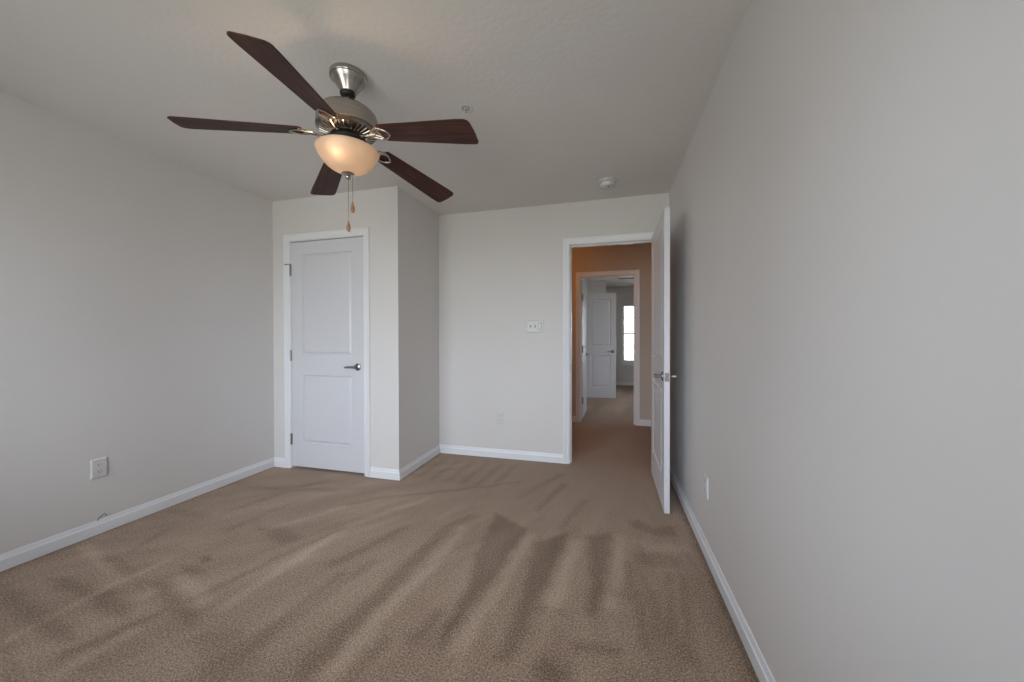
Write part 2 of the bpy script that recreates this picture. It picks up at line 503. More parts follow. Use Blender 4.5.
VACUUM_MARKS = [
    (-1, [[-1.244, 2.31], [-0.998, 2.164], [-1.061, 1.662], [-1.105, 1.438], [-1.132, 1.245], [-1.158, 1.352], [-1.152, 1.566], [-1.208, 1.833]]),
    (-1, [[-0.913, 2.05], [-0.749, 2.182], [-0.758, 2.009], [-0.801, 1.694], [-0.843, 1.507], [-0.884, 1.457], [-0.898, 1.647]]),
    (-0.9, [[-0.63, 2.179], [-0.498, 2.248], [-0.52, 1.968], [-0.542, 1.726], [-0.565, 1.569], [-0.602, 1.571], [-0.595, 1.785]]),
    (-0.7, [[-1.35, 2.236], [-1.455, 2.053], [-1.468, 1.707], [-1.478, 1.473], [-1.568, 1.479], [-1.544, 1.711], [-1.517, 2.069], [-1.392, 2.262]]),
    (-0.75, [[-1.476, 1.707], [-1.486, 1.473], [-1.498, 1.222], [-1.491, 1.004], [-1.591, 1.004], [-1.584, 1.226], [-1.56, 1.479], [-1.536, 1.711]]),
    (-0.6, [[-1.726, 1.989], [-1.812, 1.727], [-1.88, 1.545], [-1.944, 1.573], [-1.858, 1.745], [-1.754, 1.999]]),
    (-0.5, [[-1.687, 1.65], [-1.732, 1.385], [-1.775, 1.185], [-1.806, 1.079], [-1.89, 1.109], [-1.849, 1.207], [-1.794, 1.399], [-1.737, 1.66]]),
    (-0.7, [[-1.207, 2.852], [-1.377, 2.742], [-1.752, 2.506], [-2.098, 2.323], [-2.285, 2.141], [-2.313, 2.169], [-2.118, 2.353], [-1.766, 2.532], [-1.391, 2.764], [-1.217, 2.868]]),
    (-0.6, [[-0.878, 3.11], [-1.023, 2.816], [-1.126, 2.571], [-1.144, 2.579], [-1.055, 2.83], [-0.924, 3.132]]),
    (-0.6, [[-0.814, 2.905], [-0.897, 2.66], [-0.965, 2.391], [-0.995, 2.397], [-0.941, 2.672], [-0.872, 2.923]]),
    (-0.5, [[-0.653, 2.653], [-0.728, 2.407], [-0.785, 2.2], [-0.815, 2.208], [-0.766, 2.417], [-0.701, 2.667]]),
    (-0.45, [[-2.028, 3.225], [-2.058, 2.719], [-2.102, 2.723], [-2.058, 3.227]]),
    (-0.45, [[-1.882, 3.227], [-1.915, 2.712], [-1.959, 2.716], [-1.912, 3.229]]),
    (-0.45, [[-1.739, 3.229], [-1.776, 2.705], [-1.82, 2.709], [-1.769, 3.231]]),
    (-0.45, [[-1.599, 3.231], [-1.641, 2.699], [-1.685, 2.703], [-1.629, 3.233]]),
    (-0.45, [[-1.461, 3.232], [-1.51, 2.692], [-1.554, 2.696], [-1.491, 3.236]]),
    (-0.45, [[-1.326, 3.234], [-1.382, 2.685], [-1.426, 2.691], [-1.356, 3.238]]),
    (-0.9, [[-0.821, 1.525], [-0.832, 1.442], [-0.847, 1.322], [-0.873, 1.247], [-0.921, 1.261], [-0.903, 1.332], [-0.896, 1.448], [-0.891, 1.531]]),
    (-0.7, [[-0.876, 1.543], [-0.783, 1.567], [-0.7, 1.554], [-0.702, 1.524], [-0.779, 1.527], [-0.86, 1.495]]),
    (-0.6, [[-1.193, 1.416], [-1.208, 1.308], [-1.242, 1.233], [-1.296, 1.259], [-1.26, 1.324], [-1.243, 1.424]]),
    (-0.7, [[-0.379, 2.427], [-0.316, 2.456], [-0.252, 2.371], [-0.104, 2.435], [-0.117, 2.325], [-0.196, 2.282], [-0.271, 2.307], [-0.349, 2.334]]),
    (-0.45, [[-0.388, 2.067], [-0.24, 2.106], [-0.147, 2.066], [-0.172, 1.974], [-0.306, 1.972], [-0.383, 1.986]]),
    (-0.6, [[-0.199, 1.942], [-0.22, 1.737], [-0.246, 1.538], [-0.286, 1.542], [-0.264, 1.741], [-0.249, 1.946]]),
    (-0.6, [[-0.142, 1.926], [-0.173, 1.687], [-0.194, 1.521], [-0.234, 1.527], [-0.213, 1.693], [-0.182, 1.932]]),
    (-0.75, [[-0.65, 1.405], [-0.582, 1.408], [-0.478, 1.426], [-0.468, 1.397], [-0.544, 1.373], [-0.638, 1.357]]),
    (-0.5, [[-0.488, 1.745], [-0.43, 1.732], [-0.376, 1.768], [-0.352, 1.724], [-0.424, 1.688], [-0.498, 1.707]]),
    (-0.6, [[-0.215, 1.519], [-0.205, 1.411], [-0.255, 1.407], [-0.265, 1.515]]),
    (-0.8, [[-0.741, 1.316], [-0.647, 1.262], [-0.687, 1.192], [-0.781, 1.246]]),
    (-0.5, [[-0.389, 1.979], [-0.402, 1.732], [-0.432, 1.732], [-0.429, 1.981]]),
    (-0.5, [[-0.356, 1.703], [-0.364, 1.432], [-0.404, 1.434], [-0.396, 1.705]]),
    (-0.45, [[-0.283, 1.787], [-0.309, 1.49], [-0.359, 1.496], [-0.323, 1.791]]),
    (-0.9, [[-3.202, 1.31], [-3.073, 1.325], [-2.859, 1.268], [-2.565, 1.181], [-2.603, 1.157], [-2.838, 1.21]]),
    (-0.8, [[-3.184, 1.127], [-3.077, 1.147], [-2.809, 1.117], [-2.844, 1.08], [-3.039, 1.084]]),
    (-0.8, [[-2.84, 0.925], [-2.791, 0.965], [-2.587, 0.949], [-2.528, 0.905], [-2.632, 0.887]]),
    (-0.8, [[-2.809, 1.083], [-2.772, 1.14], [-2.528, 1.088], [-2.472, 1.044], [-2.624, 1.032]]),
    (-0.8, [[-2.65, 1.222], [-2.598, 1.243], [-2.218, 1.134], [-2.163, 1.082], [-2.339, 1.113]]),
    (-0.7, [[-2.668, 1.36], [-2.558, 1.38], [-2.46, 1.341], [-2.513, 1.296]]),
    (-1.6, [[-2.638, 1.439], [-2.611, 1.451], [-2.562, 1.432], [-2.58, 1.409]]),
    (-0.7, [[-3.309, 1.027], [-3.152, 1.026], [-2.858, 0.977], [-2.857, 0.931], [-3.061, 0.935]]),
    (-0.6, [[-2.637, 1.747], [-2.466, 1.804], [-2.244, 1.712], [-2.324, 1.638]]),
    (-0.7, [[-2.08, 1.883], [-2.194, 1.592], [-2.285, 1.257], [-2.375, 1.033], [-2.453, 0.84], [-2.499, 0.86], [-2.417, 1.051], [-2.323, 1.269], [-2.228, 1.604], [-2.108, 1.895]]),
    (-0.7, [[-1.777, 1.529], [-1.802, 1.284], [-1.797, 1.063], [-1.787, 0.926], [-1.847, 0.922], [-1.851, 1.061], [-1.848, 1.286], [-1.817, 1.533]]),
    (-0.4, [[-3.299, 2.245], [-2.927, 2.303], [-2.55, 2.381], [-2.538, 2.323], [-2.917, 2.243], [-3.289, 2.185]]),
    (-0.4, [[-3.441, 1.81], [-3.088, 1.801], [-3.09, 1.741], [-3.443, 1.75]]),
    (-0.6, [[-3.077, 1.37], [-3.119, 1.482], [-3.163, 1.596], [-3.135, 1.606], [-3.095, 1.49], [-3.059, 1.376]]),
    (-0.45, [[-2.096, 1.048], [-1.952, 1.116], [-1.74, 1.032], [-1.718, 0.95], [-1.851, 0.915]]),
    (-0.4, [[-2.732, 2.488], [-2.855, 2.312], [-2.932, 2.057], [-3.007, 1.849], [-3.055, 1.865], [-2.98, 2.073], [-2.901, 2.334], [-2.772, 2.516]]),
    (-0.4, [[-2.668, 2.13], [-2.728, 1.884], [-2.756, 1.683], [-2.796, 1.689], [-2.768, 1.892], [-2.706, 2.14]]),
    (-0.5, [[-1.331, 1.221], [-1.344, 1.04], [-1.394, 1.044], [-1.381, 1.225]]),
    (-0.5, [[-1.053, 1.221], [-1.075, 1.106], [-1.133, 1.118], [-1.111, 1.233]]),
    (-0.5, [[-2.815, 0.839], [-2.725, 0.839], [-2.466, 0.752], [-2.533, 0.735]]),
    (0.7, [[-3.396, 1.374], [-2.937, 1.273], [-2.545, 1.188], [-2.555, 1.14], [-2.949, 1.219], [-3.408, 1.316]]),
    (0.7, [[-2.792, 0.823], [-2.81, 0.975], [-2.824, 1.16], [-2.784, 1.381], [-2.754, 1.375], [-2.794, 1.158], [-2.78, 0.977], [-2.762, 0.827]]),
    (0.6, [[-2.598, 1.281], [-2.555, 1.332], [-2.231, 1.216], [-2.239, 1.163]]),
    (0.5, [[-2.332, 1.016], [-2.353, 0.882], [-2.347, 0.784], [-2.407, 0.782], [-2.407, 0.886], [-2.382, 1.024]]),
    (0.5, [[-2.273, 2.119], [-2.435, 1.891], [-2.552, 1.698], [-2.578, 1.714], [-2.459, 1.907], [-2.297, 2.137]]),
    (0.6, [[-1.352, 2.088], [-1.372, 1.673], [-1.409, 1.42], [-1.421, 1.148], [-1.429, 1.012], [-1.509, 1.02], [-1.493, 1.152], [-1.473, 1.426], [-1.43, 1.679], [-1.402, 2.09]]),
    (0.5, [[-0.974, 1.599], [-1.013, 1.347], [-1.024, 1.122], [-1.124, 1.132], [-1.093, 1.359], [-1.032, 1.611]]),
    (0.5, [[-0.93, 2.102], [-0.956, 1.758], [-0.976, 1.535], [-1.036, 1.541], [-1.016, 1.762], [-0.99, 2.106]]),
    (0.5, [[-0.654, 2.118], [-0.687, 1.787], [-0.734, 1.523], [-0.794, 1.533], [-0.747, 1.795], [-0.714, 2.124]]),
    (0.5, [[-0.416, 2.236], [-0.441, 1.893], [-0.468, 1.607], [-0.528, 1.613], [-0.501, 1.897], [-0.476, 2.24]]),
    (0.4, [[-0.299, 2.23], [-0.297, 2.179], [-0.082, 2.238], [-0.062, 2.16], [-0.301, 2.099], [-0.371, 2.194]]),
    (0.5, [[-1.763, 2.392], [-2.064, 1.919], [-2.1, 1.458], [-2.112, 1.176], [-2.172, 1.178], [-2.156, 1.462], [-2.114, 1.937], [-1.805, 2.418]]),
]
# ------------------------------------------------------------------ floor: fitted carpet with vacuum tracks
# each entry: (lean of the pile, outline on the floor in metres)


def in_poly_dist(x, y, pl):
    """Signed distance to a closed outline: negative inside."""
    d = 1e9
    inside = False
    n = len(pl)
    for i in range(n):
        x0, y0 = pl[i]
        x1, y1 = pl[(i + 1) % n]
        dx, dy = x1 - x0, y1 - y0
        L2 = dx * dx + dy * dy or 1e-12
        t = max(0.0, min(1.0, ((x - x0) * dx + (y - y0) * dy) / L2))
        d = min(d, (x - x0 - t * dx) ** 2 + (y - y0 - t * dy) ** 2)
        if (y0 > y) != (y1 > y) and x < x0 + (y - y0) * dx / dy:
            inside = not inside
    d = math.sqrt(d)
    return -d if inside else d


def build_floor():
    step = 0.0115
    nx = int((W + T) / step)
    ny = int((D + T - (YR - T)) / step)
    X = [-(W + T) + (W + 2 * T) * i / nx for i in range(nx + 1)]
    Y = [YR - T + (D + T - YR + T) * j / ny for j in range(ny + 1)]
    val = [[0.0] * (nx + 1) for _ in range(ny + 1)]
    sx, sy = X[1] - X[0], Y[1] - Y[0]
    rnd = random.Random(4)
    SOFT = 0.020
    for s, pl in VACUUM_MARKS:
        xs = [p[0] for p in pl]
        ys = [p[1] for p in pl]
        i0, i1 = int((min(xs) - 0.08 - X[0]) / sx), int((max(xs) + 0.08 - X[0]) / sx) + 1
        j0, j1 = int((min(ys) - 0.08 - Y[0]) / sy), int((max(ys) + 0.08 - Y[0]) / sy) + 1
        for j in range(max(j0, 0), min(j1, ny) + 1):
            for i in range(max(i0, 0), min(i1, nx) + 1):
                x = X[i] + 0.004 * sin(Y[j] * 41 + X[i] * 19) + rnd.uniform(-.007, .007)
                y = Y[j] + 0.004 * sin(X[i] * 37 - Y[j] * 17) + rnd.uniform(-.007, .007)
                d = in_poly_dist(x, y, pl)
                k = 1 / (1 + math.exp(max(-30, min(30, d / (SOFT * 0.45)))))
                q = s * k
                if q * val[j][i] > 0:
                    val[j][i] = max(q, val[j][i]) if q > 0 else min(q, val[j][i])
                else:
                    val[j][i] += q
    verts, faces, attr = [], [], []
    for j in range(ny + 1):
        for i in range(nx + 1):
            verts.append((X[i], Y[j], 0.0))
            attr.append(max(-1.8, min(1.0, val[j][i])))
    for j in range(ny):
        for i in range(nx):
            a = j * (nx + 1) + i
            faces.append((a, a + 1, a + nx + 2, a + nx + 1))
    b = len(verts)
    for q in ((-W - T, D + T, T, HALL0 + 0.001), (-3.2, HALL0 + 0.001, 1.6, FAR1 + T)):
        b = len(verts)
        verts += [(q[0], q[1], 0), (q[2], q[1], 0), (q[2], q[3], 0), (q[0], q[3], 0)]
        attr += [0.0] * 4
        faces.append((b, b + 1, b + 2, b + 3))
    me = bpy.data.meshes.new('floor')
    me.from_pydata(verts, [], faces)
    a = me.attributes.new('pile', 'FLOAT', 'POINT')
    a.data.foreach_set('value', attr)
    me.materials.append(M['carpet'])
    o = bpy.data.objects.new('floor', me)
    COL.objects.link(o)
    tag(o, 'brown cut pile carpet with vacuum tracks, running on through the doorway', 'carpet', kind='structure')


# soil lines where the carpet meets the baseboards
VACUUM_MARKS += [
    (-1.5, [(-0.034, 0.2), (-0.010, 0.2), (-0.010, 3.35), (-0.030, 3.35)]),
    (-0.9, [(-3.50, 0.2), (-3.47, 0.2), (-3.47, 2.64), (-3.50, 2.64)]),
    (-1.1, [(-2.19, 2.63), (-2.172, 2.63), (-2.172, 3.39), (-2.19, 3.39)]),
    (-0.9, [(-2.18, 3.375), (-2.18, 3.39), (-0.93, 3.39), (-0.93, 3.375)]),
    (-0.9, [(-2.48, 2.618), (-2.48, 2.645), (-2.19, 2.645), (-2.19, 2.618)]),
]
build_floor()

# ------------------------------------------------------------------ shell
bm = bmesh.new()
add_box(bm, -W - T, T, YR - T, D + T, H, H + 0.1)
structure('ceiling', bm, M['ceiling'], 'flat off white textured ceiling of the bedroom', 'ceiling')

bm = bmesh.new()
add_box(bm, -W - T, -W, YR, D, 0, H)
structure('wall_left', bm, M['wall'], 'plain grey wall with the socket above its long baseboard, beside the closet', 'wall')

bm = bmesh.new()
add_box(bm, 0, T, YR, D, 0, H)
structure('wall_right', bm, M['wall'], 'blank grey wall behind the open white door', 'wall')

bm = bmesh.new()   # wall with the doorway
add_box(bm, -W - T, OP_L - 0.016, D, D + T, 0, H)
add_box(bm, OP_R + 0.016, T, D, D + T, 0, H)
add_box(bm, OP_L - 0.016, OP_R + 0.016, D, D + T, OP_H + 0.016, H)
structure('wall_back', bm, M['wall'], 'end wall pierced by the open doorway, carrying the light switches', 'wall')

bm = bmesh.new()
CT = 0.11
add_box(bm, -W, CD_L - 0.016, DC, DC + CT, 0, H)
add_box(bm, CD_R + 0.016, XC, DC, DC + CT, 0, H)
add_box(bm, CD_L - 0.016, CD_R + 0.016, DC, DC + CT, CD_H + 0.016, H)
structure('wall_closet_front', bm, M['wall'], 'front wall of the closet around the shut white door', 'wall')
bm = bmesh.new()
add_box(bm, XC - CT, XC, DC + CT, D, 0, H)
structure('wall_closet_side', bm, M['wall'], 'short shaded side wall of the closet that juts into the room', 'wall')

bm = bmesh.new()   # wall behind the camera, with its two windows
xs = [-W - T] + [v for w in REAR_WINDOWS for v in w] + [T]
for a, b in zip(xs[0::2], xs[1::2]):
    add_box(bm, a, b, YR - T, YR, 0, H)
for a, b in REAR_WINDOWS:
    add_box(bm, a, b, YR - T, YR, 0, RW_Z0)
    add_box(bm, a, b, YR - T, YR, RW_Z1, H)
structure('wall_rear', bm, M['wall'], 'wall with two windows facing the closet and doorway', 'wall')

# hall and the room beyond it
bm = bmesh.new()
add_box(bm, -3.2, 1.6, HALL0, FAR1 + T, H, H + 0.1)
structure('ceiling_hall', bm, M['ceiling'], 'ceiling over the hall and the room across it, with the air vent', 'ceiling')
bm = bmesh.new()
add_box(bm, -3.2, MD_L - 0.016, HALL1, FAR0, 0, H)
add_box(bm, MD_R + 0.016, 1.6, HALL1, FAR0, 0, H)
add_box(bm, MD_L - 0.016, MD_R + 0.016, HALL1, FAR0, MD_H + 0.016, H)
structure('wall_hall', bm, M['dim_hall'], 'hall wall lit orange, around the second doorway', 'wall')
bm = bmesh.new()
add_box(bm, -3.2, -3.08, HALL0, HALL1, 0, H)
add_box(bm, 1.48, 1.6, HALL0, HALL1, 0, H)
add_box(bm, T, 1.6, D, HALL0, 0, H)
structure('wall_hall_ends', bm, M['dim_hall'], 'walls closing off the hall on both sides', 'wall')
BUMP_X, BUMP_Y = -0.557, 8.20
bm = bmesh.new()
add_box(bm, -1.10, -0.965, FAR0, BUMP_Y, 0, H)
structure('wall_far_left', bm, M['wall'], 'side wall of the far room behind its folded back door', 'wall')
bm = bmesh.new()
add_box(bm, -1.10, BUMP_X, BUMP_Y, FAR1, 0, H)
structure('wall_far_closet', bm, M['wall'], 'grey jutting wall above and behind the narrow white door in the far room', 'wall')
bm = bmesh.new()
add_box(bm, -1.10, FW_L, FAR1, FAR1 + T, 0, H)
add_box(bm, FW_R, 1.6, FAR1, FAR1 + T, 0, H)
add_box(bm, FW_L, FW_R, FAR1, FAR1 + T, 0, FW_Z0)
add_box(bm, FW_L, FW_R, FAR1, FAR1 + T, FW_Z1, H)
structure('wall_far', bm, M['wall'], 'end wall of the far room around the bright window', 'wall')
bm = bmesh.new()
add_box(bm, 1.48, 1.6, FAR0, SW_Y0, 0, H)
add_box(bm, 1.48, 1.6, SW_Y1, FAR1, 0, H)
add_box(bm, 1.48, 1.6, SW_Y0, SW_Y1, 0, RW_Z0)
add_box(bm, 1.48, 1.6, SW_Y0, SW_Y1, RW_Z1, H)
structure('wall_far_right', bm, M['wall'], 'right hand wall of the far room', 'wall')

# ------------------------------------------------------------------ baseboards
BB = [(0, 0), (0.014, 0), (0.014, 0.056), (0.0125, 0.0585), (0.0105, 0.0595), (0.0065, 0.072), (0.0065, 0.076), (0.004, 0.083), (0, 0.083)]
CW = 0.057          # casing width


def baseboard(name, path, inward, label):
    bm = bmesh.new()
    add_profile_run(bm, path, inward, BB)
    structure(name, bm, M['trim'], label, 'baseboard', angle=30)


baseboard('baseboard_left', [(-W, YR), (-W, DC), (CD_L - CW - 0.007, DC)], -1, 'long white baseboard below the socket wall, turning to the closet casing')
baseboard('baseboard_closet', [(CD_R + CW + 0.007, DC), (XC, DC), (XC, D), (OP_L - CW - 0.007, D)], -1, 'white baseboard wrapping the closet corner and running to the doorway')
baseboard('baseboard_right', [(0, D - 0.02), (0, YR)], -1, 'white baseboard running behind the open door along the blank wall')
baseboard('baseboard_hall_left', [(-3.08, HALL1), (MD_L - CW - 0.007, HALL1)], -1, 'short hall baseboard beside the hinge side of the second doorway')
baseboard('baseboard_hall_right', [(MD_R + CW + 0.007, HALL1), (1.48, HALL1)], -1, 'hall baseboard seen next to the open bedroom door')
baseboard('baseboard_far', [(BUMP_X, BUMP_Y), (BUMP_X, FAR1), (1.48, FAR1)], -1, 'baseboard beneath the far window')
baseboard('baseboard_rear', [(0, YR), (-W, YR)], -1, 'baseboard beneath the pair of windows')

# ------------------------------------------------------------------ door casings and jambs


def casing(name, x0, x1, ztop, y, face, label, depth, stop_y=None):
    """Frame round an opening x0..x1 in a wall whose visible face is at y, facing -y (face=-1) or +y; jambs reach depth through the wall."""
    bm = bmesh.new()
    rv = 0.006
    # moulded casing: (distance from opening, thickness) profile swept up, over and down
    prof = [(rv, 0), (rv, 0.007), (rv + 0.004, 0.010), (rv + 0.012, 0.011), (rv + 0.015, 0.009), (rv + 0.030, 0.0105), (rv + 0.040, 0.0165), (rv + CW - 0.004, 0.018), (rv + CW, 0.014), (rv + CW, 0)]
    rows = []
    for (px, pz, ox, oz) in ((x0, 0.0, -1, 0), (x0, ztop, -1, 1), (x1, ztop, 1, 1), (x1, 0.0, 1, 0)):
        rows.append([bm.verts.new((px + ox * d, y + face * t, pz + oz * d)) for d, t in prof])
    k = len(prof)
    for A, B in zip(rows, rows[1:]):
        for j in range(k):
            bm.faces.new((A[j], A[(j + 1) % k], B[(j + 1) % k], B[j]))
    bm.faces.new(rows[0])
    bm.faces.new(rows[-1][::-1])
    # jambs
    y2 = y - face * depth
    ya, yb = min(y, y2), max(y, y2)
    add_box(bm, x0 - 0.016, x0, ya, yb, 0, ztop + 0.016)
    add_box(bm, x1, x1 + 0.016, ya, yb, 0, ztop + 0.016)
    add_box(bm, x0, x1, ya, yb, ztop, ztop + 0.016)
    if stop_y:
        a, b = stop_y
        add_box(bm, x0, x0 + 0.011, a, b, 0, ztop)
        add_box(bm, x1 - 0.011, x1, a, b, 0, ztop)
        add_box(bm, x0 + 0.011, x1 - 0.011, a, b, ztop - 0.011, ztop)
    return structure(name, bm, M['trim'], label, 'door frame', angle=30)


casing('trim_1', CD_L, CD_R, CD_H, DC, -1, 'white casing around the shut closet door', CT, (DC + 0.046, DC + 0.08))
tr2 = casing('trim_2', OP_L, OP_R, OP_H, D, -1, 'white casing of the open bedroom doorway', T, (D + 0.040, D + 0.075))
casing('trim_3', MD_L, MD_R, MD_H, HALL1, -1, 'casing of the second doorway, seen through the first', T, (HALL1 + 0.045, HALL1 + 0.075))
bm = bmesh.new()
add_box(bm, OP_L - 0.0005, OP_L + 0.0015, D + 0.004, D + 0.032, 0.875, 0.935, 0.0006, 1)
sp = obj('strike_plate', bm, M['dark_nickel'], tr2)
sp['label'] = 'small metal strike plate'

# ------------------------------------------------------------------ doors


def door_slab(w, h, t, panels):
    """Two panel moulded slab; local x 0..w from the hinge edge, y 0..t, z 0..h. panels: (x0, x1, z0, z1)."""
    bm = bmesh.new()
    xs = [0, panels[0][0], panels[0][1], w]
    zs = sorted({0, h, *[p[2] for p in panels], *[p[3] for p in panels]})
    for side in (0, 1):
        y = 0.0 if side == 0 else t
        dy = 1 if side == 0 else -1
        grid = {(i, k): bm.verts.new((xs[i], y, zs[k])) for i in range(4) for k in range(len(zs))}
        for i in range(3):
            for k in range(len(zs) - 1):
                q = [grid[i, k], grid[i + 1, k], grid[i + 1, k + 1], grid[i, k + 1]]
                pan = [p for p in panels if i == 1 and abs(p[2] - zs[k]) < 1e-6]
                if not pan:
                    bm.faces.new(q)
                    continue
                x0, x1, z0, z1 = pan[0]
                prev = q
                for ins, dep in ((0.003, 0.0012), (0.009, 0.0105), (0.014, 0.0120), (0.026, 0.0035), (0.030, 0.0015)):
                    cur = [bm.verts.new(c) for c in ((x0 + ins, y + dy * dep, z0 + ins), (x1 - ins, y + dy * dep, z0 + ins), (x1 - ins, y + dy * dep, z1 - ins), (x0 + ins, y + dy * dep, z1 - ins))]
                    for e in range(4):
                        bm.faces.new((prev[e], prev[(e + 1) % 4], cur[(e + 1) % 4], cur[e]))
                    prev = cur
                bm.faces.new(prev)
    bmesh.ops.remove_doubles(bm, verts=bm.verts, dist=1e-6)
    ed = [e for e in bm.edges if e.is_boundary]
    bmesh.ops.bridge_loops(bm, edges=ed)
    return bm


def lever(parent, x, z, y, face, toward, name='door_handle', label=None):
    """Rosette, neck and lever on a door face at local y, looking along face (+1/-1 in y); the lever points along toward (+1/-1 in x)."""
    bm = bmesh.new()
    R = Matrix.Rotation(radians(90 if face < 0 else -90), 3, 'X')
    add_lathe(bm, [(0, -0.0), (0.032, 0.0), (0.0325, 0.004), (0.030, 0.008), (0.017, 0.012), (0.012, 0.016), (0.0115, 0.032), (0.0135, 0.035), (0.0135, 0.049), (0.010, 0.053), (0, 0.053)], 32, (x, y, z), R=R)
    yy = y + face * 0.042
    pts = [(x - toward * 0.006, yy, z), (x + toward * 0.02, yy, z + 0.001), (x + toward * 0.05, yy + face * 0.002, z + 0.001), (x + toward * 0.080, yy, z - 0.001), (x + toward * 0.102, yy - face * 0.005, z - 0.003), (x + toward * 0.109, yy - face * 0.008, z - 0.004)]
    add_tube(bm, pts, [0.011, 0.0105, 0.0095, 0.009, 0.0085, 0.005], 12, 0.95)
    o = obj(name, bm, M['dark_nickel'], parent)
    if label:
        o['label'] = label
    return o


def hinge(parent, x, y, z, pin_stop=False):
    bm = bmesh.new()
    add_lathe(bm, [(0, -0.052), (0.004, -0.051), (0.0085, -0.047), (0.0085, -0.016), (0.0075, -0.0155), (0.0085, -0.015), (0.0085, 0.015), (0.0075, 0.0155), (0.0085, 0.016), (0.0085, 0.047), (0.004, 0.051), (0, 0.052)], 14, (x, y, z))
    o = obj('hinge', bm, M['dark_nickel'], parent)
    if pin_stop:
        bm = bmesh.new()
        add_box(bm, x - 0.010, x + 0.010, y - 0.010, y + 0.008, z + 0.049, z + 0.055, 0.002)
        add_tube(bm, [(x, y - 0.004, z + 0.052), (x - 0.022, y - 0.012, z + 0.054), (x - 0.046, y - 0.016, z + 0.051)], 0.005, 8)
        add_lathe(bm, [(0, 0), (0.0085, 0), (0.0085, 0.008), (0.006, 0.011), (0, 0.011)], 12, (x - 0.040, y - 0.014, z + 0.046))
        s = obj('door_stop', bm, M['dark_nickel'], o)
        s['label'] = 'hinge pin door stop'
    return o


PAN = lambda w, e=0.118: [(e, w - e, 0.215, 0.832), (e, w - e, 1.010, 1.918)]

# closet door, shut
w1 = CD_R - CD_L - 0.006
d1 = empty('door_1', (CD_L + 0.003, DC + 0.004, 0.021))
tag(d1, 'shut white two panel closet door with a lever handle', 'door', kind='structure')
obj('slab', door_slab(w1, 2.026, 0.035, PAN(w1)), M['door'], d1, angle=25)
lever(d1, w1 - 0.062, 0.911, 0.0, -1, -1)
for z, ps in ((1.775, True), (1.005, False), (0.245, False)):
    hinge(d1, -0.002, -0.006, z, ps)

# bedroom door, swung open towards the blank wall
w2 = 0.768
d2 = empty('door_2', (-0.1525, D - 0.062, 0.012), radians(-90.25))
tag(d2, 'white two panel bedroom door standing open against the blank wall', 'door', kind='structure')
# local x runs from the hinge edge to the free edge; local y = 0 faces the left
obj('slab', door_slab(w2, 2.024, 0.035, PAN(w2)), M['door'], d2, angle=25)
lever(d2, w2 - 0.062, 0.905, 0.0, -1, -1, label='lever on the room side')
lever(d2, w2 - 0.062, 0.905, 0.035, 1, -1, label='lever on the wall side')
bm = bmesh.new()
add_box(bm, w2 - 0.0004, w2 + 0.0012, 0.0045, 0.0305, 0.875, 0.933, 0.0005, 1)
add_box(bm, w2, w2 + 0.010, 0.011, 0.024, 0.898, 0.912, 0.002, 1)
lp = obj('latch_plate', bm, M['dark_nickel'], d2)
lp['label'] = 'latch plate on the door edge'
for z in (1.775, 1.005, 0.245):
    hinge(d2, -0.004, 0.040, z)

# door of the second doorway, folded back 90 degrees into the far room
w3 = 0.700
d3 = empty('door_3', (-0.905, FAR0 + 0.012, 0.012), radians(88.5))
tag(d3, 'white door of the second doorway, open and seen nearly edge on', 'door', kind='structure')
obj('slab', door_slab(w3, 2.0, 0.035, PAN(w3)), M['door'], d3, angle=25).location = (0, -0.035, 0)
lever(d3, w3 - 0.062, 0.905, -0.035, -1, -1)
for z in (1.75, 1.005, 0.27):
    hinge(d3, -0.004, -0.040, z)

# narrow door in the far room
w4 = 0.575
d4 = empty('door_4', (-0.940, 7.20, 0.012), radians(4))
tag(d4, 'narrow white two panel door in the far room beside the window', 'door', kind='structure')
obj('slab', door_slab(w4, 2.032, 0.035, PAN(w4, 0.10)), M['door'], d4, angle=25)
lever(d4, w4 - 0.062, 0.905, 0.0, -1, -1)
for z in (1.775, 0.245):
    hinge(d4, -0.004, 0.040, z)

# ------------------------------------------------------------------ windows


